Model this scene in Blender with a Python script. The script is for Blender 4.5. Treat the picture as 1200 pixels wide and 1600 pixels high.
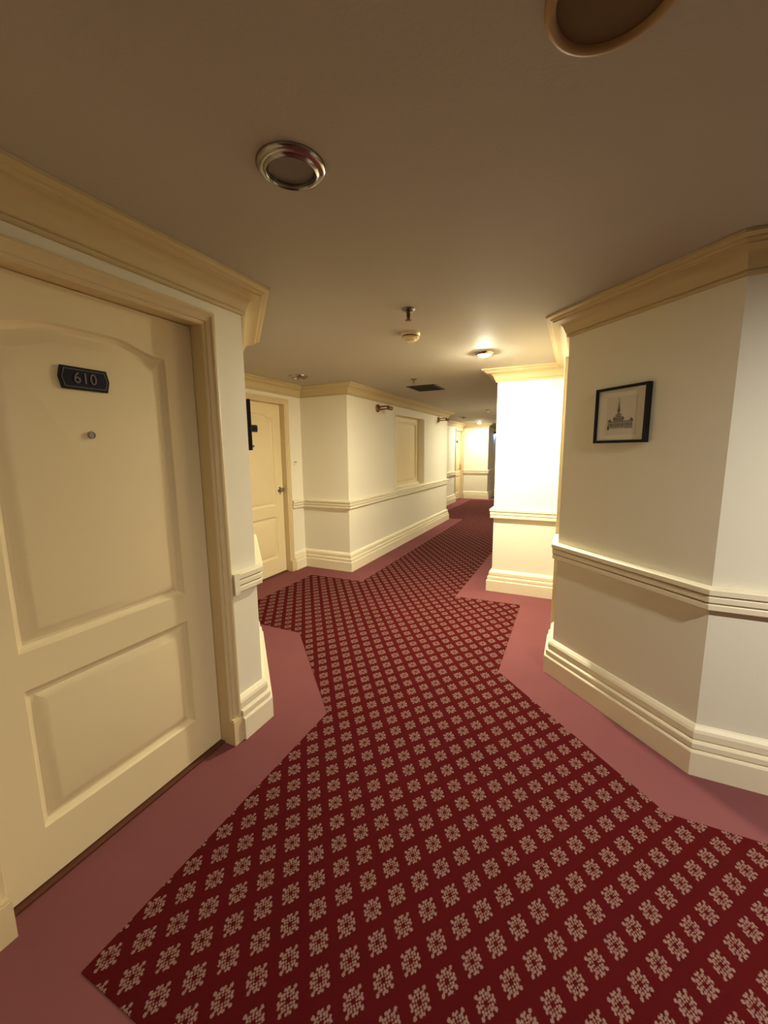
import bpy, bmesh, math, random
from mathutils import Vector, Matrix

# ---------------------------------------------------------------- camera, world, exposure
S = 1.05                      # measured plan units -> metres
scene = bpy.context.scene
for o in list(bpy.data.objects):
    bpy.data.objects.remove(o)
COL = scene.collection

cam_d = bpy.data.cameras.new('camera')
cam_d.sensor_fit = 'HORIZONTAL'
cam_d.sensor_width = 36.0
cam_d.lens = 631.07 / 1200 * 36.0
cam_d.clip_start = 0.02
cam = bpy.data.objects.new('camera', cam_d)
COL.objects.link(cam)
PITCH, ROLL, YAW = 0.149664, -0.009483, 0.441945
_F = Vector((-math.sin(YAW) * math.cos(PITCH), math.cos(YAW) * math.cos(PITCH), -math.sin(PITCH)))
_R0 = Vector((math.cos(YAW), math.sin(YAW), 0))
_U0 = _R0.cross(_F)
_R = math.cos(ROLL) * _R0 + math.sin(ROLL) * _U0
_U = -math.sin(ROLL) * _R0 + math.cos(ROLL) * _U0
m = Matrix((( _R.x, _U.x, -_F.x, 0), (_R.y, _U.y, -_F.y, 0), (_R.z, _U.z, -_F.z, 1.4 * S), (0, 0, 0, 1)))
cam.matrix_world = m
scene.camera = cam

world = bpy.data.worlds.new('world')
scene.world = world
world.use_nodes = True
world.node_tree.nodes['Background'].inputs[0].default_value = (0.01, 0.009, 0.008, 1)
world.node_tree.nodes['Background'].inputs[1].default_value = 1.0

vs = scene.view_settings
vs.view_transform = 'Standard'
vs.look = 'None'
vs.exposure = 1.22
vs.gamma = 1.0
vs.use_curve_mapping = False

# strengths of the lamps that are switched on (emission of their lenses)
LAMP_NODE = 1480.0
LAMP_FAR = 800.0             # downlight in the far door recess
LAMP_MID = 700.0              # corridor downlight hidden behind the column
LAMP_SIDE = 1050.0
LAMP_BLUE = 40.0

# ---------------------------------------------------------------- materials
def new_mat(name):
    mt = bpy.data.materials.new(name)
    mt.use_nodes = True
    nt = mt.node_tree
    return mt, nt, nt.nodes['Principled BSDF']

def paint(name, col, rough=0.55, var=0.03, bump=0.02, scale=60.0, spec=0.3):
    mt, nt, b = new_mat(name)
    b.inputs['Roughness'].default_value = rough
    b.inputs['Specular IOR Level'].default_value = spec
    tc = nt.nodes.new('ShaderNodeTexCoord')
    n1 = nt.nodes.new('ShaderNodeTexNoise'); n1.inputs['Scale'].default_value = 2.2; n1.inputs['Detail'].default_value = 5
    nt.links.new(tc.outputs['Object'], n1.inputs['Vector'])
    mx = nt.nodes.new('ShaderNodeMixRGB')
    mx.inputs[1].default_value = (*[c * (1 - var) for c in col], 1)
    mx.inputs[2].default_value = (*[min(1, c * (1 + var)) for c in col], 1)
    nt.links.new(n1.outputs['Fac'], mx.inputs[0])
    nt.links.new(mx.outputs[0], b.inputs['Base Color'])
    n2 = nt.nodes.new('ShaderNodeTexNoise'); n2.inputs['Scale'].default_value = scale; n2.inputs['Detail'].default_value = 3
    nt.links.new(tc.outputs['Object'], n2.inputs['Vector'])
    bp = nt.nodes.new('ShaderNodeBump'); bp.inputs['Strength'].default_value = bump; bp.inputs['Distance'].default_value = 0.01
    nt.links.new(n2.outputs['Fac'], bp.inputs['Height'])
    nt.links.new(bp.outputs['Normal'], b.inputs['Normal'])
    return mt

def metal(name, col, rough=0.25):
    mt, nt, b = new_mat(name)
    b.inputs['Base Color'].default_value = (*col, 1)
    b.inputs['Metallic'].default_value = 1.0
    tc = nt.nodes.new('ShaderNodeTexCoord')
    n = nt.nodes.new('ShaderNodeTexNoise'); n.inputs['Scale'].default_value = 90
    nt.links.new(tc.outputs['Object'], n.inputs['Vector'])
    mr = nt.nodes.new('ShaderNodeMapRange')
    mr.inputs['To Min'].default_value = rough * 0.8; mr.inputs['To Max'].default_value = rough * 1.25
    nt.links.new(n.outputs['Fac'], mr.inputs['Value'])
    nt.links.new(mr.outputs['Result'], b.inputs['Roughness'])
    return mt

def emit(name, col, strength):
    mt, nt, b = new_mat(name)
    b.inputs['Base Color'].default_value = (0.9, 0.9, 0.9, 1)
    b.inputs['Emission Color'].default_value = (*col, 1)
    b.inputs['Emission Strength'].default_value = strength
    return mt

M = {}
M['wall'] = paint('wall_paint', (0.80, 0.755, 0.615), 0.6, 0.02, 0.06, 140)
M['trim'] = paint('trim_paint', (0.82, 0.745, 0.55), 0.42, 0.02, 0.02, 50)
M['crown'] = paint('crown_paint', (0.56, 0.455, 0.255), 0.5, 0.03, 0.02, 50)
M['door'] = paint('door_paint', (0.78, 0.655, 0.40), 0.42, 0.02, 0.015, 40)
M['casing'] = paint('casing_paint', (0.66, 0.535, 0.31), 0.42, 0.02, 0.015, 40)
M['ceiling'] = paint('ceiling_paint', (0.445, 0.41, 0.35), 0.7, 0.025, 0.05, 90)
M['black'] = paint('black_lacquer', (0.008, 0.007, 0.007), 0.5, 0.05, 0.01, 60, 0.2)
M['navy'] = paint('navy_enamel', (0.006, 0.007, 0.020), 0.45, 0.05, 0.0, 60, 0.2)
M['pewter'] = paint('pewter_line', (0.15, 0.125, 0.105), 0.4, 0.05, 0.0, 60, 0.5)
M['paper'] = paint('mount_paper', (0.70, 0.67, 0.58), 0.6, 0.02, 0.02, 200)
M['sheet'] = paint('print_paper', (0.62, 0.59, 0.50), 0.6, 0.03, 0.02, 200)
M['ink'] = paint('print_ink', (0.16, 0.15, 0.13), 0.7, 0.5, 0.0, 200)
M['ink_pale'] = paint('print_ink_pale', (0.36, 0.34, 0.29), 0.7, 0.3, 0.0, 200)
M['chrome'] = metal('chrome', (0.36, 0.335, 0.30), 0.20)
M['steel'] = metal('brushed_steel', (0.20, 0.18, 0.155), 0.3)
M['brass'] = metal('aged_brass', (0.24, 0.115, 0.055), 0.35)
M['lever'] = metal('lever_brass', (0.60, 0.42, 0.20), 0.3)
M['frosted'] = paint('frosted_lens', (0.13, 0.112, 0.092), 0.3, 0.03, 0.0, 60, 0.5)
M['beige'] = paint('beige_plastic', (0.36, 0.225, 0.095), 0.45, 0.03, 0.0, 60)
M['amber'] = paint('amber_mesh', (0.125, 0.068, 0.026), 0.7, 0.06, 0.2, 400)
M['detector'] = paint('detector_plastic', (0.74, 0.62, 0.40), 0.4, 0.02, 0.0, 60)
M['grille'] = paint('grille_paint', (0.011, 0.009, 0.007), 0.5, 0.05, 0.0, 60)
M['void'] = paint('duct_shade', (0.006, 0.005, 0.004), 0.9, 0.05, 0.0, 60)
M['wood'] = paint('threshold_wood', (0.10, 0.032, 0.016), 0.45, 0.2, 0.05, 30)
M['switch'] = paint('switch_plastic', (0.76, 0.70, 0.55), 0.4, 0.02, 0.0, 60)
M['button'] = paint('button_plastic', (0.30, 0.26, 0.20), 0.4, 0.02, 0.0, 60)
WARM = (1.0, 0.915, 0.68)
M['lamp_node'] = emit('lit_lens_column', WARM, LAMP_NODE)
M['lamp_far'] = emit('lit_lens_far', WARM, LAMP_FAR)
M['lamp_mid'] = emit('lit_lens_corridor', WARM, LAMP_MID)
M['lamp_side'] = emit('lit_lens_side', (1.0, 0.94, 0.82), LAMP_SIDE)
M['lamp_blue'] = emit('lit_lens_blue', (0.25, 0.45, 1.0), LAMP_BLUE)

def pile(nt, b, scale=900, strength=0.35):
    tc = nt.nodes.new('ShaderNodeTexCoord')
    n = nt.nodes.new('ShaderNodeTexNoise'); n.inputs['Scale'].default_value = scale; n.inputs['Detail'].default_value = 2
    nt.links.new(tc.outputs['Object'], n.inputs['Vector'])
    bp = nt.nodes.new('ShaderNodeBump'); bp.inputs['Strength'].default_value = strength; bp.inputs['Distance'].default_value = 0.004
    nt.links.new(n.outputs['Fac'], bp.inputs['Height'])
    nt.links.new(bp.outputs['Normal'], b.inputs['Normal'])
    b.inputs['Roughness'].default_value = 0.95
    b.inputs['Specular IOR Level'].default_value = 0.05
    b.inputs['Sheen Weight'].default_value = 0.0
    return tc, n

def pink_carpet():
    mt, nt, b = new_mat('plain_border_carpet')
    tc, n = pile(nt, b)
    big = nt.nodes.new('ShaderNodeTexNoise'); big.inputs['Scale'].default_value = 3.0; big.inputs['Detail'].default_value = 6
    nt.links.new(tc.outputs['Object'], big.inputs['Vector'])
    mx = nt.nodes.new('ShaderNodeMixRGB')
    mx.inputs[1].default_value = (0.215, 0.073, 0.076, 1); mx.inputs[2].default_value = (0.265, 0.095, 0.096, 1)
    nt.links.new(big.outputs['Fac'], mx.inputs[0])
    m2 = nt.nodes.new('ShaderNodeMixRGB'); m2.blend_type = 'MULTIPLY'; m2.inputs[0].default_value = 0.35
    nt.links.new(mx.outputs[0], m2.inputs[1]); nt.links.new(n.outputs['Fac'], m2.inputs[2])
    nt.links.new(m2.outputs[0], b.inputs['Base Color'])
    return mt

def red_carpet():
    """Dark red ground with a staggered woven snowflake motif, laid out in floor metres."""
    mt, nt, b = new_mat('patterned_carpet')
    tc, grain = pile(nt, b)
    N, L = nt.nodes, nt.links
    def math_(op, a, c=None, clamp=False):
        n = N.new('ShaderNodeMath'); n.operation = op; n.use_clamp = clamp
        for i, v in enumerate((a, c)):
            if v is None: continue
            if isinstance(v, (int, float)): n.inputs[i].default_value = v
            else: L.new(v, n.inputs[i])
        return n.outputs[0]
    # slight weave wobble so that the edges of a motif look tufted
    wob = N.new('ShaderNodeTexNoise'); wob.inputs['Scale'].default_value = 260; wob.inputs['Detail'].default_value = 1
    L.new(tc.outputs['Object'], wob.inputs['Vector'])
    sepw = N.new('ShaderNodeSeparateColor'); L.new(wob.outputs['Color'], sepw.inputs[0])
    sep = N.new('ShaderNodeSeparateXYZ'); L.new(tc.outputs['Object'], sep.inputs[0])
    X = math_('ADD', sep.outputs[0], math_('MULTIPLY', math_('SUBTRACT', sepw.outputs[0], 0.5), 0.006))
    Y = math_('ADD', sep.outputs[1], math_('MULTIPLY', math_('SUBTRACT', sepw.outputs[1], 0.5), 0.006))
    AX, BY = 0.1030 * S, 0.1395 * S
    U = math_('DIVIDE', math_('SUBTRACT', X, -0.543 * S), AX)
    V = math_('DIVIDE', math_('SUBTRACT', Y, 0.998 * S), BY)
    def motif():
        # folded to one quadrant (all four alike), then to the nearer of the two staggered rows
        u = math_('ABSOLUTE', math_('SUBTRACT', math_('FRACT', math_('ADD', U, 0.5)), 0.5))
        v = math_('ABSOLUTE', math_('SUBTRACT', math_('FRACT', math_('ADD', V, 0.5)), 0.5))
        far = math_('GREATER_THAN', math_('ADD', u, v), 0.5)
        u = math_('ADD', u, math_('MULTIPLY', far, math_('SUBTRACT', 0.5, math_('MULTIPLY', u, 2.0))))
        v = math_('ADD', v, math_('MULTIPLY', far, math_('SUBTRACT', 0.5, math_('MULTIPLY', v, 2.0))))
        px = math_('MULTIPLY', u, AX / S)
        py = math_('MULTIPLY', v, BY / S * 0.82)
        def dot(cx, cy, r):
            dx = math_('SUBTRACT', px, cx); dy = math_('SUBTRACT', py, cy)
            d = math_('SQRT', math_('ADD', math_('MULTIPLY', dx, dx), math_('MULTIPLY', dy, dy)))
            mr = N.new('ShaderNodeMapRange'); mr.interpolation_type = 'SMOOTHSTEP'
            mr.inputs['From Min'].default_value = r - 0.0012; mr.inputs['From Max'].default_value = r + 0.0012
            mr.inputs['To Min'].default_value = 1; mr.inputs['To Max'].default_value = 0
            L.new(d, mr.inputs['Value'])
            return mr.outputs['Result']
        acc = None
        for d in ((0, 0.0300, 0.0040), (0.0285, 0, 0.0040),          # tip tufts, set off from the body
                  (0, 0.0225, 0.0024), (0.0215, 0, 0.0024),
                  (0.0205, 0.0135, 0.0030), (0.0135, 0.0205, 0.0030), (0.0155, 0.0155, 0.0030),
                  (0.0110, 0.0110, 0.0028), (0.0042, 0.0172, 0.0030), (0.0172, 0.0042, 0.0030),
                  (0.0, 0.0105, 0.0022), (0.0105, 0.0, 0.0022), (0.0062, 0.0062, 0.0020)):
            s = dot(d[0] * 0.9, d[1] * 0.9, d[2] * 1.08)
            acc = s if acc is None else math_('MAXIMUM', acc, s)
        return acc
    mask = motif()
    big = N.new('ShaderNodeTexNoise'); big.inputs['Scale'].default_value = 2.5; big.inputs['Detail'].default_value = 6
    L.new(tc.outputs['Object'], big.inputs['Vector'])
    g = N.new('ShaderNodeMixRGB'); g.inputs[1].default_value = (0.070, 0.0042, 0.0052, 1); g.inputs[2].default_value = (0.096, 0.0060, 0.0072, 1)
    L.new(big.outputs['Fac'], g.inputs[0])
    mc = N.new('ShaderNodeMixRGB'); mc.inputs[2].default_value = (0.28, 0.162, 0.136, 1)
    L.new(mask, mc.inputs[0]); L.new(g.outputs[0], mc.inputs[1])
    m2 = N.new('ShaderNodeMixRGB'); m2.blend_type = 'MULTIPLY'; m2.inputs[0].default_value = 0.4
    L.new(mc.outputs[0], m2.inputs[1]); L.new(grain.outputs['Fac'], m2.inputs[2])
    L.new(m2.outputs[0], b.inputs['Base Color'])
    return mt

M['pink'] = pink_carpet()
M['red'] = red_carpet()

# ---------------------------------------------------------------- mesh helpers (all input in plan units)
class MB:
    def __init__(self, tf=None):
        self.v, self.f, self.tf = [], [], tf
    def add(self, pts):
        i = len(self.v)
        for p in pts:
            p = Vector(p)
            self.v.append(self.tf(p) if self.tf else p)
        return i
    def face(self, *idx): self.f.append(tuple(idx))
    def box(self, a, b):
        (x0, y0, z0), (x1, y1, z1) = a, b
        i = self.add([(x0, y0, z0), (x1, y0, z0), (x1, y1, z0), (x0, y1, z0), (x0, y0, z1), (x1, y0, z1), (x1, y1, z1), (x0, y1, z1)])
        for q in ((0, 3, 2, 1), (4, 5, 6, 7), (0, 1, 5, 4), (1, 2, 6, 5), (2, 3, 7, 6), (3, 0, 4, 7)):
            self.face(*[i + k for k in q])
        return self
    def hexa(self, p8):
        i = self.add(p8)
        for q in ((0, 3, 2, 1), (4, 5, 6, 7), (0, 1, 5, 4), (1, 2, 6, 5), (2, 3, 7, 6), (3, 0, 4, 7)):
            self.face(*[i + k for k in q])
        return self
    def stations(self, rows, closed_profile=True, caps=True):
        """rows: list of equally long point lists, bridged one to the next."""
        n = len(rows[0]); base = [self.add(r) for r in rows]
        for a, b in zip(base, base[1:]):
            for k in range(n if closed_profile else n - 1):
                k2 = (k + 1) % n
                self.face(a + k, a + k2, b + k2, b + k)
        if caps:
            self.face(*[base[0] + k for k in range(n)][::-1])
            self.face(*[base[-1] + k for k in range(n)])
        return self
    def lathe(self, c, axis, prof, seg=32):
        """prof: list of (radius, distance along the axis)."""
        axis = Vector(axis).normalized()
        t = Vector((0, 0, 1)) if abs(axis.z) < 0.9 else Vector((1, 0, 0))
        e1 = axis.cross(t).normalized(); e2 = axis.cross(e1)
        rows = []
        c = Vector(c)
        for r, h in prof:
            if r < 1e-6:
                rows.append([self.add([c + axis * h])])
            else:
                i = self.add([c + axis * h + (e1 * math.cos(2 * math.pi * k / seg) + e2 * math.sin(2 * math.pi * k / seg)) * r for k in range(seg)])
                rows.append(list(range(i, i + seg)))
        for a, b in zip(rows, rows[1:]):
            for k in range(seg):
                k2 = (k + 1) % seg
                if len(a) == 1 and len(b) == 1: continue
                if len(a) == 1: self.face(a[0], b[k2], b[k])
                elif len(b) == 1: self.face(a[k], a[k2], b[0])
                else: self.face(a[k], a[k2], b[k2], b[k])
        return self
    def tube(self, p, q, r, seg=12):
        p, q = Vector(p), Vector(q)
        h = (q - p).length
        return self.lathe(p, q - p, [(0, 0), (r, 0), (r, h), (0, h)], seg)
    def prism(self, poly, o0, o1, mk):
        """poly of 2-d points, mk(u, v, o) -> 3-d point"""
        n = len(poly)
        a = self.add([mk(u, v, o0) for u, v in poly]); b = self.add([mk(u, v, o1) for u, v in poly])
        for k in range(n):
            k2 = (k + 1) % n
            self.face(a + k, a + k2, b + k2, b + k)
        self.face(*[a + k for k in range(n)][::-1]); self.face(*[b + k for k in range(n)])
        return self
    def build(self, name, mat, parent=None, origin=None, smooth=None):
        if parent is not None:
            org = parent['_o']
        elif origin is not None:
            org = Vector(origin)
        else:
            org = Vector((0, 0, 0))
        me = bpy.data.meshes.new(name)
        me.from_pydata([tuple((v - Vector(org)) * S) for v in self.v], [], self.f)
        bm = bmesh.new(); bm.from_mesh(me)
        bmesh.ops.remove_doubles(bm, verts=bm.verts, dist=1e-6)
        bmesh.ops.recalc_face_normals(bm, faces=bm.faces)
        bm.to_mesh(me); bm.free()
        if smooth:
            for p in me.polygons: p.use_smooth = True
            me.set_sharp_from_angle(angle=math.radians(smooth))
        me.materials.append(mat)
        o = bpy.data.objects.new(name, me); COL.objects.link(o)
        if parent is not None:
            o.parent = parent
            o['_o'] = list(org)
        else:
            o.location = Vector(org) * S
            o['_o'] = list(org)
        return o

def tag(o, label, cat=None, group=None, kind=None):
    o['label'] = label
    if cat: o['category'] = cat
    if group: o['group'] = group
    if kind: o['kind'] = kind
    return o

def thing(name, origin, label, cat=None, group=None, kind=None):
    e = bpy.data.objects.new(name, None); COL.objects.link(e)
    e.empty_display_size = 0.05
    e.location = Vector(origin) * S
    e['_o'] = list(origin)
    return tag(e, label, cat, group, kind)

# ---------------------------------------------------------------- plan
CEIL = 2.14
LOOP = [(-0.75, -4.0), (-0.75, 0.17), (-1.44, 0.17), (-1.44, 1.515), (-2.015, 2.09), (-2.99, 2.09), (-2.99, 4.02),
        (-2.35, 4.02), (-2.35, 7.95), (-2.99, 7.95), (-2.99, 11.75), (-2.27, 11.75), (-2.27, 15.0), (-0.705, 15.0),
        (-0.705, 4.02), (-0.07, 4.02), (-0.07, 2.625), (0.535, 2.02), (4.5, 2.02), (4.5, -4.0)]
P = [Vector((x, y)) for x, y in LOOP]
NP_ = len(P)
def seg_d(i): return (P[(i + 1) % NP_] - P[i % NP_]).normalized()
def seg_len(i): return (P[(i + 1) % NP_] - P[i % NP_]).length
def nrm(d): return Vector((d.y, -d.x))            # into the room
def mitre(i, off):
    """corner i of the loop moved by off into the room"""
    n0, n1 = nrm(seg_d((i - 1) % NP_)), nrm(seg_d(i % NP_))
    b = (n0 + n1)
    return P[i % NP_] + b * (off / (1 + n0.dot(n1)))

def frame_of(i):
    A, d = P[i], seg_d(i); n = nrm(d)
    def tf(p):      # p = (s along the wall, o out into the room, z)
        q = A + d * p[0] + n * p[1]
        return Vector((q.x, q.y, p[2]))
    return tf

def sweep(i, s0, j, s1, prof):
    """profile [(off, z)] swept along the wall loop from (segment i, s0) to (segment j, s1); j may run past the loop end"""
    rows = []
    d, n = seg_d(i % NP_), nrm(seg_d(i % NP_))
    rows.append([Vector((*(P[i % NP_] + d * s0 + n * o), z)) for o, z in prof])
    for k in range(i + 1, j + 1):
        rows.append([Vector((*mitre(k, o), z)) for o, z in prof])
    d, n = seg_d(j % NP_), nrm(seg_d(j % NP_))
    rows.append([Vector((*(P[j % NP_] + d * s1 + n * o), z)) for o, z in prof])
    return MB().stations(rows)

# doors: segment, s0, s1, top
D610 = (2, 0.430 - 0.17, 1.277 - 0.17, 1.925)
DSEC = (5, 2.895 - 2.09, 3.715 - 2.09, 1.925)
DFAR = (9, 10.93 - 7.95, 11.69 - 7.95, 1.94)
DRGT = (15, 4.02 - 3.80, 4.02 - 2.98, 1.925)
NICHE = (7, 5.36 - 4.02, 6.59 - 4.02, 0.835, 1.93)
TH = 0.14

# ---------------------------------------------------------------- floor, ceiling, walls
fl = MB().box((-3.3, -4.3, -0.12), (4.8, 15.3, 0.0)).build('floor', M['pink'])
tag(fl, 'plain dusty pink carpet bordering the patterned runner along the walls', 'floor', kind='structure')
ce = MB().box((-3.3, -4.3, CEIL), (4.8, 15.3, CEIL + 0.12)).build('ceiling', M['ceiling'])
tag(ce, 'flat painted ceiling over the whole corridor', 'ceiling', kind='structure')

def wall(i, name, label, holes=()):
    tf = frame_of(i)
    mb = MB()
    L = seg_len(i)
    A, d = P[i], seg_d(i); n = nrm(d)
    b0, b1 = mitre(i, -TH), mitre(i + 1, -TH)
    def quadblock(sa, sb, z0, z1):
        def fr(s): return A + d * s
        def bk(s):
            if s <= 0: return b0
            if s >= L - 1e-6: return b1
            return A + d * s - n * TH
        fa, fb, ba, bb = fr(sa), fr(sb), bk(sa), bk(sb)
        mb.hexa([Vector((*q, z)) for z in (z0, z1) for q in (fa, fb, bb, ba)])
    cur = 0.0
    for (s0, s1, z0, z1) in sorted(holes):
        quadblock(cur, s0, 0, CEIL)
        if z0 > 0.01: quadblock(s0, s1, 0, z0)
        quadblock(s0, s1, z1, CEIL)
        cur = s1
    quadblock(cur, L, 0, CEIL)
    o = mb.build(name, M['wall'])
    return tag(o, label, 'wall', kind='structure')

def hole(D): return (D[1], D[2], 0.0, D[3])
wall(0, 'wall_left', 'cream wall beside the viewer, left of the nearest door recess')
wall(1, 'wall_left', 'short cream return wall at the near end of the first door recess')
wall(2, 'wall_left', 'cream wall holding the nearest door with the 610 plate', [hole(D610)])
wall(3, 'wall_left', 'slanted cream wall behind the pillar, carrying the edge-on black frame')
wall(4, 'wall_left', 'hidden cream side wall of the second door recess')
wall(5, 'wall_left', 'cream wall holding the second door on the left', [hole(DSEC)])
wall(6, 'wall_left', 'cream wall facing the viewer right of the second door')
wall(7, 'wall_left', 'long cream corridor wall with a blind niche', [(NICHE[1], NICHE[2], NICHE[3], NICHE[4])])
wall(8, 'wall_left', 'return wall at the near side of the far door recess')
wall(9, 'wall_left', 'cream wall holding the far door', [hole(DFAR)])
wall(10, 'wall_left', 'brightly lit cream wall right of the far door')
wall(11, 'wall_left', 'shaded corridor wall beyond the far lit wall')
wall(12, 'wall_far', 'end wall of the corridor, out of sight behind the column')
wall(13, 'wall_right', 'right corridor wall running away behind the bright column')
wall(14, 'wall_right', 'brightly lit cream column face beside the lit downlight')
wall(15, 'wall_right', 'cream wall seen edge-on between the column and the picture wall', [hole(DRGT)])
wall(16, 'wall_right', 'slanted cream wall with the framed building print')
wall(17, 'wall_right', 'cream wall at the right edge, right of the picture wall')
wall(18, 'wall_right', 'side wall of the lobby to the right of the viewer')
wall(19, 'wall_back', 'wall of the lobby behind the viewer')

# ---------------------------------------------------------------- mouldings
BASE = [(0.0, 0.0), (0.047, 0.0), (0.047, 0.106), (0.043, 0.113), (0.032, 0.115), (0.032, 0.119), (0.038, 0.122), (0.038, 0.144), (0.034, 0.150), (0.021, 0.153), (0.021, 0.158),
        (0.026, 0.161), (0.026, 0.188), (0.021, 0.200), (0.010, 0.212), (0.0, 0.216)]
RAIL = [(0.0, 0.738), (0.024, 0.740), (0.029, 0.744), (0.029, 0.764), (0.026, 0.768), (0.013, 0.769), (0.013, 0.772), (0.028, 0.773), (0.031, 0.777), (0.031, 0.796),
        (0.028, 0.800), (0.015, 0.801), (0.015, 0.804), (0.032, 0.805), (0.036, 0.809), (0.036, 0.829), (0.030, 0.834), (0.0, 0.837)]
def cove(x0, z0, x1, z1, n=8):
    out = []
    for k in range(n + 1):
        a = math.pi / 2 * k / n
        out.append((x0 + (x1 - x0) * (1 - math.cos(a)), z0 + (z1 - z0) * math.sin(a)))
    return out
CROWN = [(0.0, 2.026), (0.012, 2.026), (0.016, 2.030), (0.016, 2.037), (0.012, 2.041), (0.020, 2.044), (0.024, 2.050)] + cove(0.028, 2.052, 0.090, 2.104)[1:] + \
        [(0.090, 2.110), (0.098, 2.112), (0.104, 2.117), (0.104, 2.121), (0.118, 2.123), (0.128, 2.128), (0.128, 2.1395), (0.0, 2.1395)]
CW = 0.058   # casing width
def gap(D): return D[1] - CW, D[2] + CW
runs = [('left', 15 , gap(DRGT)[1], 22, gap(D610)[0], 'around the lobby from the picture wall to the nearest door'),
        ('left', 2, gap(D610)[1], 5, gap(DSEC)[0], 'wrapping the pillar between the first and second doors'),
        ('left', 5, gap(DSEC)[1], 9, gap(DFAR)[0], 'along the long corridor wall past the blind niche'),
        ('right', 9, gap(DFAR)[1], 15, gap(DRGT)[0], 'from the far lit wall round to the bright column')]
for side, i, a, j, b, where in runs:
    o = sweep(i, a, j, b, BASE).build('baseboard_' + side, M['trim'])
    tag(o, 'tall ridged cream baseboard ' + where, 'baseboard', kind='structure')
tn = 1
for side, i, a, j, b, where in runs:
    o = sweep(i, a + 0.012, j, b - 0.012, RAIL).build('trim_%d' % tn, M['trim']); tn += 1
    tag(o, 'triple-ridged cream chair rail ' + where, 'chair rail', kind='structure')
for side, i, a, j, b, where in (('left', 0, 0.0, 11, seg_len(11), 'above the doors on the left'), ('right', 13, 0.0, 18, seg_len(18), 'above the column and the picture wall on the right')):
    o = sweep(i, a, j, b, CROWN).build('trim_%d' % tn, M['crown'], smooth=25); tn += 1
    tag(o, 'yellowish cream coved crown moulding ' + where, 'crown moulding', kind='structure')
# plain end block of the rail on the pillar beside the nearest door
tf2 = frame_of(2)
eb = MB(tf2).box((gap(D610)[1] + 0.003, 0.0, 0.737), (gap(D610)[1] + 0.034, 0.0365, 0.8375)).build('trim_%d' % tn, M['trim']); tn += 1
tag(eb, 'plain square end block of the chair rail beside the nearest door', 'chair rail', kind='structure')

# ---------------------------------------------------------------- patterned carpet
carpet_poly = [(-0.46, -3.7), (-0.46, 0.458), (-1.143, 0.458), (-1.143, 1.672), (-1.885, 2.414), (-2.676, 2.414), (-2.676, 3.70), (-2.030, 3.715), (-2.030, 8.10),
               (-2.66, 8.10), (-2.66, 11.43), (-1.97, 11.43), (-1.97, 14.7), (-0.985, 14.7), (-0.985, 3.675), (-0.385, 3.70),
               (-0.375, 2.475), (0.392, 1.703), (4.2, 1.72), (4.2, -3.7)]
bm = bmesh.new()
vs_ = [bm.verts.new((x * S, y * S, 0.003 * S)) for x, y in carpet_poly]
es = [bm.edges.new((vs_[k], vs_[(k + 1) % len(vs_)])) for k in range(len(vs_))]
r_ = bmesh.ops.triangle_fill(bm, use_beauty=True, edges=es)
ex = bmesh.ops.extrude_face_region(bm, geom=[f for f in bm.faces])
bmesh.ops.translate(bm, verts=[v for v in ex['geom'] if isinstance(v, bmesh.types.BMVert)], vec=(0, 0, -0.003 * S + 0.0002))
bmesh.ops.recalc_face_normals(bm, faces=bm.faces)
me = bpy.data.meshes.new('patterned_carpet'); bm.to_mesh(me); bm.free()
me.materials.append(M['red'])
co = bpy.data.objects.new('patterned_carpet', me); COL.objects.link(co)
tag(co, 'dark red carpet runner with staggered pale snowflake motifs', 'carpet')

# ---------------------------------------------------------------- doors
def panel_outline(x0, x1, z0, z1, rise, inset, n=28):
    x0, x1, z0, z1 = x0 + inset, x1 - inset, z0 + inset, z1 - inset
    pts = [(x0, z0), (x1, z0)]
    if rise == 0:
        return pts + [(x1, z1), (x0, z1)]
    xm, hw = (x0 + x1) / 2, (x1 - x0) / 2
    for k in range(n + 1):
        x = x1 + (x0 - x1) * k / n
        t = 1 - abs(x - xm) / hw
        t = min(1, max(0, (t - 0.07) / 0.62))
        pts.append((x, z1 + rise * t * t * (3 - 2 * t)))
    return pts

def fill_with_holes(name, mat, outer, holes, o_front, o_back, tf, parent):
    """flat board: outer rectangle with panel openings, given thickness"""
    bm = bmesh.new(); es = []
    org = Vector(parent['_o'])
    for loop in [outer] + holes:
        vv = [bm.verts.new((tf(Vector((u, o_front, v))) - org) * S) for u, v in loop]
        es += [bm.edges.new((vv[k], vv[(k + 1) % len(vv)])) for k in range(len(vv))]
    bmesh.ops.triangle_fill(bm, use_beauty=True, edges=es)
    dv = (tf(Vector((0, o_back, 0))) - tf(Vector((0, o_front, 0)))) * S
    ex = bmesh.ops.extrude_face_region(bm, geom=[f for f in bm.faces])
    bmesh.ops.translate(bm, verts=[v for v in ex['geom'] if isinstance(v, bmesh.types.BMVert)], vec=dv)
    bmesh.ops.recalc_face_normals(bm, faces=bm.faces)
    me = bpy.data.meshes.new(name); bm.to_mesh(me); bm.free()
    me.materials.append(mat)
    o = bpy.data.objects.new(name, me); COL.objects.link(o)
    o.parent = parent; o['_o'] = list(org)
    return o

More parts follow.
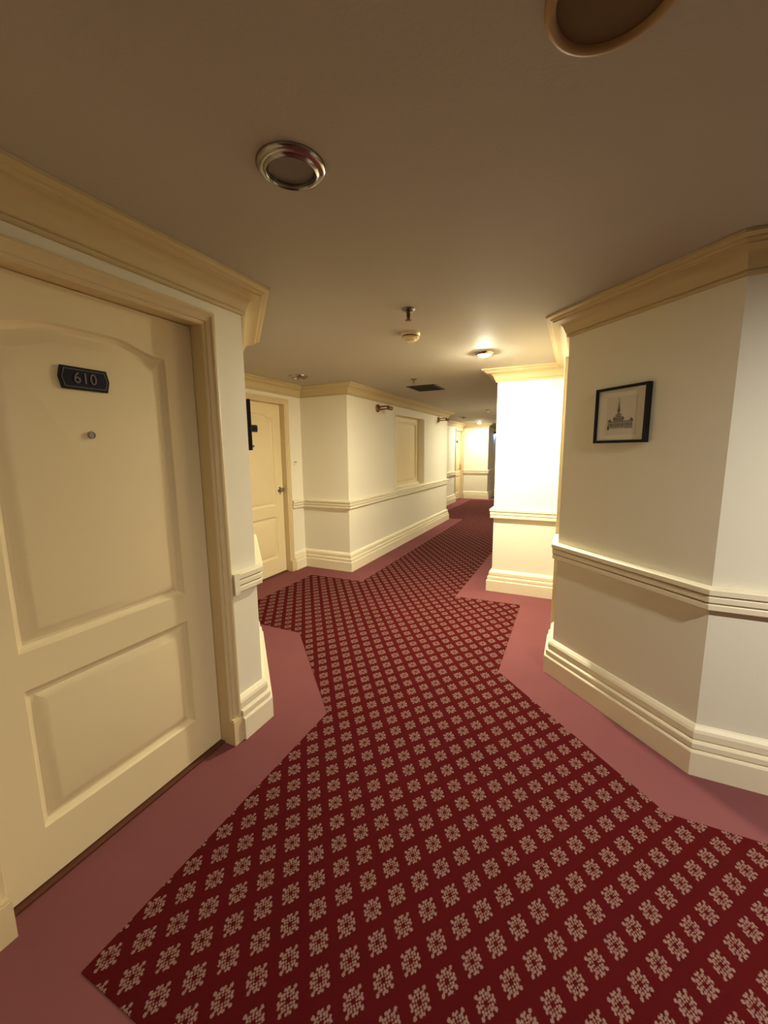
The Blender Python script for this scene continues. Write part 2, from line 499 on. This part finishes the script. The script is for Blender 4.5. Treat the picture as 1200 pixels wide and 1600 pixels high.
def text_mesh(txt, size, tf, o, s, z, parent, name, mat):
    cu = bpy.data.curves.new('number', 'FONT'); cu.body = txt; cu.size = size; cu.align_x = 'CENTER'; cu.align_y = 'CENTER'
    cu.extrude = 0.0008; cu.space_character = 1.08
    ob = bpy.data.objects.new('number', cu); COL.objects.link(ob)
    bpy.context.view_layer.update()
    dg = bpy.context.evaluated_depsgraph_get()
    me = bpy.data.meshes.new_from_object(ob.evaluated_get(dg))
    bpy.data.objects.remove(ob)
    org = Vector(parent['_o'])
    for v in me.vertices:
        v.co = (tf(Vector((s + v.co.x * 0.92, o + v.co.z, z + v.co.y))) - org) * S
    me.name = name; me.materials.clear(); me.materials.append(mat)
    ob = bpy.data.objects.new(name, me); COL.objects.link(ob)
    ob.parent = parent; ob['_o'] = list(org)
    return ob

def make_door(D, n, label, knob_side=None, plate=None, peephole=True, text=None, handle='knob'):
    i, s0, s1, zt = D
    tf = frame_of(i)
    w = s1 - s0; FO = -0.057
    root = thing('door_%d' % n, tf(Vector(((s0 + s1) / 2, FO, 0))), label, 'door', kind='structure')
    mx = 0.128 * w / 0.822
    up = (s0 + mx, s1 - mx, 0.798, 1.768 * zt / 1.925, 0.038)
    lo = (s0 + mx, s1 - mx, 0.196, 0.676, 0.0)
    outer = [(s0 + 0.003, 0.014), (s1 - 0.003, 0.014), (s1 - 0.003, zt - 0.003), (s0 + 0.003, zt - 0.003)]
    fill_with_holes('door_leaf', M['door'], outer, [panel_outline(*up, 0), panel_outline(*lo, 0)], FO, FO - 0.045, tf, root)
    for nm, a in (('upper_panel', up), ('lower_panel', lo)):
        mb = MB(tf)
        rows = []
        for ins, dep in ((0.0, 0.0), (0.007, -0.010), (0.018, -0.016), (0.027, -0.0155), (0.056, -0.003), (0.062, -0.0015)):
            rows.append([(u, FO + dep, v) for u, v in panel_outline(*a, ins)])
        mb.stations(rows, True, False)
        last = len(mb.v) - len(rows[0])
        mb.face(*range(last, len(mb.v)))
        # back of the panel gives it a thickness
        back = mb.add([(u, FO - 0.03, v) for u, v in panel_outline(*a, 0)])
        k_ = len(rows[0])
        mb.face(*range(back, back + k_))
        for k in range(k_):
            mb.face(k, (k + 1) % k_, back + (k + 1) % k_, back + k)
        mb.build(nm, M['door'], root, smooth=20)
    # lining and architrave
    prof = [(-0.0005, -0.10), (-0.0005, 0.006), (0.004, 0.010), (0.014, 0.011), (0.016, 0.016), (0.022, 0.019), (0.032, 0.020), (0.036, 0.023), (0.040, 0.027), (0.048, 0.029), (0.055, 0.027), (0.058, 0.022), (0.058, 0.0), (0.004, 0.0), (0.004, -0.10)]
    ZB = 0.128
    MB(tf).stations([[(s0 - t, o, ZB) for t, o in prof], [(s0 - t, o, zt + t) for t, o in prof],
                     [(s1 + t, o, zt + t) for t, o in prof], [(s1 + t, o, ZB) for t, o in prof]]).build('casing', M['casing'], root, smooth=25)
    for a, b in ((s0 - 0.060, s0), (s1, s1 + 0.060)):
        pb = MB(tf)
        inner = (a if b == s1 + 0.060 else b)
        pb.box((a, -0.0, 0), (b, 0.034, 0.122)); pb.box((min(a + 0.003, b), 0.0, 0.122), (b - 0.003, 0.030, 0.130))
        j0, j1 = (inner - 0.004, inner + 0.0005) if inner == b and b == s0 else (inner - 0.0005, inner + 0.004)
        pb.box((j0, -0.10, 0), (j1, 0.001, ZB))
        pb.build('plinth_block', M['casing'], root)
    MB(tf).box((s0 + 0.001, FO - 0.04, 0.0), (s1 - 0.001, FO + 0.024, 0.009)).build('threshold', M['wood'], root)
    if plate:
        ps, pz = s0 + plate[0], plate[1]
        hw, hh, tip = 0.078, 0.036, 0.008
        def hexo(k): return [(-hw + tip - 0.0 + k, -hh + k), (hw - tip - k, -hh + k), (hw - k, 0), (hw - tip - k, hh - k), (-hw + tip + k, hh - k), (-hw + k, 0)]
        mk = lambda u, v, o: (ps + u, o, pz + v)
        pl = MB(tf).prism(hexo(0), FO, FO + 0.006, mk).build('number_plate', M['black'], root)
        pl['label'] = 'small dark six-sided room number plate'
        MB(tf).prism(hexo(0.0085), FO + 0.0055, FO + 0.0072, mk).build('plate_field', M['navy'], pl)
        mb = MB(tf)
        r0, r1 = hexo(0.0075), hexo(0.0095)
        mb.stations([[mk(u, v, FO + 0.0055) for u, v in r0], [mk(u, v, FO + 0.0078) for u, v in r0], [mk(u, v, FO + 0.0078) for u, v in r1], [mk(u, v, FO + 0.0055) for u, v in r1]], True, False)
        mb.build('plate_outline', M['pewter'], pl)
        if text:
            text_mesh(text, 0.050, tf, FO + 0.0082, ps, pz, pl, 'room_number', M['pewter'])
    if peephole:
        c = Vector((s0 + (plate[0] if plate else w / 2) + 0.003, FO, 1.463)); ax = tf(Vector((0, 1, 0))) - tf(Vector((0, 0, 0)))
        ph = MB().lathe(tf(c), ax, [(0.0125, -0.001), (0.0125, 0.004), (0.0105, 0.007), (0.008, 0.007), (0.0075, 0.004), (0, 0.0035)], 20).build('peephole', M['chrome'], root, smooth=35)
    ax = tf(Vector((0, 1, 0))) - tf(Vector((0, 0, 0)))
    if handle == 'knob' and knob_side is not None:
        ks = s1 - 0.062 if knob_side > 0 else s0 + 0.05
        kn = MB().lathe(tf(Vector((ks, FO, 0.975))), ax, [(0.032, -0.001), (0.032, 0.004), (0.027, 0.009), (0.013, 0.012), (0.011, 0.028), (0.018, 0.034), (0.026, 0.044), (0.027, 0.054), (0.022, 0.064), (0.010, 0.068), (0, 0.068)], 28)
        k = kn.build('knob', M['chrome'], root, smooth=40); k['label'] = 'round polished metal door knob'
    if handle == 'lever':
        ks = s1 - 0.06
        pl = MB(tf).box((ks - 0.022, FO, 0.86), (ks + 0.022, FO + 0.008, 1.01)).build('lock_plate', M['steel'], root)
        mb = MB(tf)
        mb.box((ks - 0.012, FO + 0.004, 0.945), (ks + 0.012, FO + 0.05, 0.965)); mb.box((ks - 0.10, FO + 0.04, 0.943), (ks + 0.012, FO + 0.056, 0.966))
        mb.build('lever', M['lever'], pl)
    return root

make_door(D610, 1, 'nearest cream panelled door with the dark 610 plate', -1, (0.408, 1.645), True, '610')
make_door(DSEC, 2, 'second cream panelled door, half hidden by the pillar, round metal knob', +1, (0.375, 1.645), True)
make_door(DFAR, 3, 'far cream door at the end of the corridor with a lever handle', None, (0.36, 1.64), False, None, 'lever')
make_door(DRGT, 4, 'cream door seen edge-on in the recess between picture wall and column', -1, None, False)

# doorbell switches beside doors
def bell(i, s, z, label):
    tf = frame_of(i)
    t = thing('doorbell', tf(Vector((s, 0, z))), label, 'doorbell', 'doorbells beside the doors')
    MB(tf).box((s - 0.022, 0, z - 0.024), (s + 0.022, 0.007, z + 0.024)).build('backplate', M['switch'], t)
    MB(tf).box((s - 0.018, 0.006, z + 0.008), (s + 0.018, 0.011, z + 0.020)).build('button', M['button'], t)
bell(5, 3.885 - 2.09, 1.268, 'small white doorbell switch right of the second door')
bell(10, 0.045, 1.247, 'tiny doorbell switch on the far lit wall')

# ---------------------------------------------------------------- blind niche in the corridor wall
i, s0, s1, z0, z1 = NICHE
tf = frame_of(i)
nd = -0.095
t = thing('wall_niche', tf(Vector(((s0 + s1) / 2, nd, z0))), 'shallow blind niche with a moulded back panel in the corridor wall', 'niche')
MB(tf).box((s0, nd - 0.03, z0), (s1, nd, z1)).build('back_panel', M['door'], t)
for nm, a, b in (('side_lining', (s0, nd, z0), (s0 + 0.012, 0.012, z1)), ('side_lining', (s1 - 0.012, nd, z0), (s1, 0.004, z1)), ('head_lining', (s0, nd, z1 - 0.012), (s1, 0.004, z1)), ('sill', (s0, nd, z0), (s1, 0.012, z0 + 0.014))):
    MB(tf).box(a, b).build(nm, M['trim'], t)
def ring(mb, a, b, c, d, w, o0, o1):
    rows = []
    for (x, z, dx, dz) in ((a, c, 1, 1), (b, c, -1, 1), (b, d, -1, -1), (a, d, 1, -1), (a, c, 1, 1)):
        rows.append([(x, o0, z), (x, o1 * 0.6 + o0 * 0.4, z), (x + dx * w * 0.4, o1, z + dz * w * 0.4), (x + dx * w, o1, z + dz * w), (x + dx * w, o0, z + dz * w)])
    return mb.stations(rows, True, False)
ring(MB(tf), s0 + 0.10, s1 - 0.16, z0 + 0.10, z1 - 0.08, 0.03, nd, nd + 0.016).build('moulding', M['door'], t, smooth=25)
MB(tf).box((s0 + 0.02, nd, z0 + 0.014), (s1 - 0.02, nd + 0.02, z0 + 0.05)).build('bottom_rail', M['trim'], t)

# ---------------------------------------------------------------- brass wall lights (off)
def sconce(s, z, label):
    tf = frame_of(7)
    t = thing('picture_light', tf(Vector((s, 0, z))), label, 'wall light', 'brass picture lights')
    ax = tf(Vector((0, 1, 0))) - tf(Vector((0, 0, 0)))
    MB().lathe(tf(Vector((s, 0, z))), ax, [(0, 0), (0.050, 0), (0.050, 0.012), (0.040, 0.024), (0.016, 0.034), (0, 0.034)], 20).build('backplate', M['brass'], t, smooth=35)
    for dz in (-0.018, 0.018):
        MB().tube(tf(Vector((s, 0.008, z + dz))), tf(Vector((s, 0.165, z + dz * 0.9 + 0.006))), 0.009).build('arm', M['brass'], t, smooth=40)
    a = MB()
    p, q = tf(Vector((s - 0.06, 0.175, z - 0.008))), tf(Vector((s + 0.06, 0.175, z - 0.008)))
    a.lathe(p, q - p, [(0, 0), (0.018, 0.004), (0.024, 0.012), (0.024, 0.108), (0.018, 0.116), (0, 0.12)], 16)
    a.build('shade', M['brass'], t, smooth=35)
sconce(4.80 - 4.02, 1.945, 'brass picture light left of the blind niche, nearest the corner')
sconce(7.35 - 4.02, 1.965, 'brass picture light right of the blind niche, farther down the corridor')

# ---------------------------------------------------------------- framed pictures on the slanted walls
def framed(i, sc, zc, w, h, label, drawing):
    tf = frame_of(i)
    t = thing('framed_picture', tf(Vector((sc, 0, zc - h / 2))), label, 'picture', 'framed pictures')
    fw, th = 0.013, 0.028
    x0, x1, a0, a1 = sc - w / 2, sc + w / 2, zc - h / 2, zc + h / 2
    rows = []
    for (x, z, dx, dz) in ((x0, a0, 1, 1), (x1, a0, -1, 1), (x1, a1, -1, -1), (x0, a1, 1, -1), (x0, a0, 1, 1)):
        rows.append([(x, 0.001, z), (x, th - 0.002, z), (x + dx * 0.002, th, z + dz * 0.002), (x + dx * fw, th, z + dz * fw), (x + dx * fw, 0.001, z + dz * fw)])
    MB(tf).stations(rows, True, False).build('frame', M['black'], t)
    MB(tf).box((x0 + fw, 0.004, a0 + fw), (x1 - fw, 0.016, a1 - fw)).build('mount', M['paper'], t)
    if not drawing: return t
    # printed sheet, slightly raised, with an engraving of a spired building
    sx0, sx1, sz0, sz1 = sc - 0.080, sc + 0.088, zc - 0.098, zc + 0.088
    sh = MB(tf).box((sx0, 0.0155, sz0), (sx1, 0.0168, sz1)).build('print_sheet', M['sheet'], t)
    mb = MB(tf); mp = MB(tf)
    ob = 0.0168
    bx = lambda m_, u0, u1, v0, v1, d=0.0006: m_.box((sc + u0, ob - 0.0002, zc + v0), (sc + u1, ob + d, zc + v1))
    def tri(m_, u0, u1, v0, ut, vt, d=0.0006):
        m_.prism([(sc + u0, zc + v0), (sc + u1, zc + v0), (sc + ut, zc + vt)], ob - 0.0002, ob + d, lambda u, v, o: (u, o, v))
    # pale masses
    bx(mp, -0.066, 0.070, -0.066, -0.030); bx(mp, -0.036, 0.020, -0.030, -0.020); bx(mp, -0.024, 0.006, -0.020, 0.004)
    bx(mp, -0.016, -0.002, 0.004, 0.020)
    tri(mp, -0.018, 0.0, 0.020, -0.009, 0.075)
    # darker strokes: cornices, windows, arches, roof lines, spire
    d = 0.0010
    bx(mb, -0.068, 0.072, -0.034, -0.030, d); bx(mb, -0.040, 0.024, -0.024, -0.019, d); bx(mb, -0.026, 0.008, -0.001, 0.003, d); bx(mb, -0.018, 0.0, 0.018, 0.021, d)
    tri(mb, -0.070, -0.046, -0.030, -0.058, -0.018, d); tri(mb, 0.052, 0.074, -0.030, 0.063, -0.016, d)
    tri(mb, -0.040, -0.022, -0.019, -0.031, -0.006, d); tri(mb, 0.004, 0.024, -0.019, 0.014, -0.006, d)
    tri(mb, -0.015, -0.003, 0.021, -0.009, 0.045, d); bx(mb, -0.0098, -0.0082, 0.040, 0.078, d)
    bx(mb, -0.013, -0.005, 0.030, 0.034, d)
    for k in range(14):
        u = -0.064 + k * 0.0097
        bx(mb, u, u + (0.0055 if k % 3 else 0.0035), -0.060 + 0.003 * (k % 2), -0.040, d)
    for k in range(5):
        u = -0.034 + k * 0.0112
        bx(mb, u, u + 0.005, -0.030 + 0.001, -0.0245, d)
    for k in range(3):
        u = -0.0215 + k * 0.0098
        bx(mb, u, u + 0.006, -0.016, -0.004, d)
    bx(mb, -0.0125, -0.0055, 0.006, 0.016, d)
    bx(mb, -0.070, -0.060, -0.072, -0.050, d); bx(mb, 0.030, 0.072, -0.067, -0.064, d)
    mp.build('drawing_wash', M['ink_pale'], sh); mb.build('drawing_ink', M['ink'], sh)
    return t
c = Vector((0.197, 2.358)) - P[16]
framed(16, c.dot(seg_d(16)), 1.567, 0.292, 0.274, 'black framed print of a spired building on the slanted right wall', True)
framed(3, 0.405, 1.548, 0.29, 0.272, 'black framed picture seen edge-on behind the left pillar', False)

# ---------------------------------------------------------------- ceiling fittings
def downlight(x, y, r, label, lens, trim='chrome', dome=0.0, name='ceiling_downlight', group='round recessed downlights'):
    t = thing(name, (x, y, CEIL), label, 'ceiling light', group)
    dn = (0, 0, -1)
    MB().lathe((x, y, CEIL), dn, [(r, -0.001), (r, 0.003), (r * 0.975, 0.008), (r * 0.90, 0.012), (r * 0.80, 0.013), (r * 0.765, 0.018), (r * 0.72, 0.020), (r * 0.685, 0.016), (r * 0.675, 0.006), (r * 0.675, -0.001)], 48).build('trim_ring', M[trim], t, smooth=50)
    n = 6
    prof = [(r * 0.68, 0.006)]
    for k in range(1, n + 1):
        a = math.pi / 2 * k / n
        prof.append((r * 0.68 * math.cos(a), 0.008 + dome * math.sin(a)))
    prof[-1] = (0, prof[-1][1])
    MB().lathe((x, y, CEIL), dn, prof + [(0, 0.002), (r * 0.68, 0.002)][::1], 32).build('lens', M[lens], t, smooth=50)
    return t
downlight(-0.718, 0.968, 0.090, 'unlit chrome downlight on the ceiling nearest the viewer', 'frosted')
downlight(-2.533, 3.40, 0.095, 'small unlit chrome downlight in front of the second door', 'frosted')
downlight(-2.36, 9.2, 0.09, 'dark unlit downlight near the far door', 'frosted')
downlight(-0.681, 3.27, 0.072, 'glowing downlight beside the bright column', 'lamp_node', 'chrome', 0.023)
downlight(-2.395, 11.1, 0.072, 'glowing downlight in front of the far lit wall', 'lamp_far', 'chrome', 0.022)
downlight(-1.30, 7.7, 0.072, 'lit corridor downlight hidden behind the crown of the column', 'lamp_mid', 'chrome', 0.018)
downlight(1.30, 0.70, 0.072, 'lit downlight over the right of the viewer, outside the photograph', 'lamp_side', 'chrome', 0.012)

t = thing('ceiling_speaker', (0.0167, 0.865, CEIL), 'beige rimmed round ceiling fitting at the top edge', 'ceiling fitting')
MB().lathe((0.0167, 0.865, CEIL), (0, 0, -1), [(0.109, -0.001), (0.109, 0.004), (0.106, 0.009), (0.100, 0.012), (0.094, 0.011), (0.090, 0.006), (0.089, -0.001)], 48).build('rim', M['beige'], t, smooth=50)
MB().lathe((0.0167, 0.865, CEIL), (0, 0, -1), [(0.0895, -0.001), (0.0895, 0.003), (0.05, 0.005), (0, 0.006)], 48).build('cover', M['amber'], t, smooth=50)

def sprinkler(x, y, label, k=1.0):
    t = thing('sprinkler', (x, y, CEIL), label, 'sprinkler', 'ceiling sprinklers')
    dn = (0, 0, -1)
    MB().lathe((x, y, CEIL), dn, [(0.036 * k, -0.001), (0.036 * k, 0.003), (0.030 * k, 0.010), (0.014 * k, 0.014), (0, 0.014)], 24).build('escutcheon', M['steel'], t, smooth=40)
    MB().lathe((x, y, CEIL), dn, [(0.010, 0.012), (0.010, 0.026), (0.007, 0.028), (0.007, 0.05), (0, 0.05)], 16).build('body', M['brass'], t, smooth=40)
    for sx in (-1, 1):
        MB().tube((x + sx * 0.009, y, CEIL - 0.024), (x + sx * 0.004, y, CEIL - 0.056), 0.0025, 8).build('yoke_arm', M['brass'], t)
    MB().lathe((x, y, CEIL), dn, [(0, 0.054), (0.016, 0.055), (0.016, 0.0575), (0, 0.058)], 16).build('deflector', M['brass'], t, smooth=40)
sprinkler(-0.845, 2.11, 'metal ceiling sprinkler nearest the viewer, above the smoke detector')
sprinkler(-1.576, 4.09, 'metal ceiling sprinkler in front of the dark vent grille')
sprinkler(-1.53, 7.75, 'tiny ceiling sprinkler far down the corridor')

x, y = -1.0, 2.53
t = thing('smoke_detector', (x, y, CEIL), 'cream round smoke detector on the ceiling', 'smoke detector')
dn = (0, 0, -1)
MB().lathe((x, y, CEIL), dn, [(0.062, -0.001), (0.062, 0.012), (0.058, 0.017), (0, 0.017)], 36).build('base', M['detector'], t, smooth=40)
MB().lathe((x, y, CEIL), dn, [(0.050, 0.0165), (0.050, 0.025), (0, 0.025)], 36).build('chamber_gap', M['grille'], t, smooth=40)
MB().lathe((x, y, CEIL), dn, [(0, 0.0245), (0.056, 0.0245), (0.056, 0.032), (0.048, 0.040), (0.036, 0.042), (0.034, 0.046), (0.026, 0.050), (0, 0.051)], 36).build('cover', M['detector'], t, smooth=40)

# vent grille
vx0, vx1, vy0, vy1 = -1.83, -1.49, 4.50, 4.92
t = thing('vent_grille', ((vx0 + vx1) / 2, (vy0 + vy1) / 2, CEIL), 'dark rectangular vent grille in the ceiling', 'vent')
rows = []
for (a, b, dx, dy) in ((vx0, vy0, 1, 1), (vx1, vy0, -1, 1), (vx1, vy1, -1, -1), (vx0, vy1, 1, -1), (vx0, vy0, 1, 1)):
    rows.append([(a, b, CEIL + 0.001), (a, b, CEIL - 0.006), (a + dx * 0.02, b + dy * 0.02, CEIL - 0.010), (a + dx * 0.024, b + dy * 0.024, CEIL + 0.001)])
MB().stations(rows, True, False).build('frame', M['grille'], t)
MB().box((vx0 + 0.02, vy0 + 0.02, CEIL - 0.0015), (vx1 - 0.02, vy1 - 0.02, CEIL + 0.001)).build('duct_shade_sheet', M['void'], t)  # near-black sheet on the closed ceiling, paints the shade inside the duct
ns = 9
for k in range(ns):
    yy = vy0 + 0.04 + (vy1 - vy0 - 0.08) * k / (ns - 1)
    MB().hexa([(vx0 + 0.02, yy - 0.010, CEIL - 0.002), (vx1 - 0.02, yy - 0.010, CEIL - 0.002), (vx1 - 0.02, yy + 0.006, CEIL - 0.009), (vx0 + 0.02, yy + 0.006, CEIL - 0.009),
               (vx0 + 0.02, yy - 0.008, CEIL - 0.001), (vx1 - 0.02, yy - 0.008, CEIL - 0.001), (vx1 - 0.02, yy + 0.008, CEIL - 0.008), (vx0 + 0.02, yy + 0.008, CEIL - 0.008)]).build('slat', M['grille'], t)

# small emergency lamp beyond the far wall
tf = frame_of(11)
s, z = 0.95, 1.90
t = thing('emergency_lamp', tf(Vector((s, 0, z))), 'small black lamp with bluish light on the shaded far corridor wall', 'wall light')
MB(tf).box((s - 0.10, 0, z - 0.03), (s + 0.10, 0.07, z + 0.04)).build('housing', M['black'], t)
MB(tf).box((s - 0.085, 0.012, z - 0.036), (s + 0.085, 0.06, z - 0.029)).build('lamp_lens', M['lamp_blue'], t)

for o in bpy.data.objects:
    if '_o' in o: del o['_o']
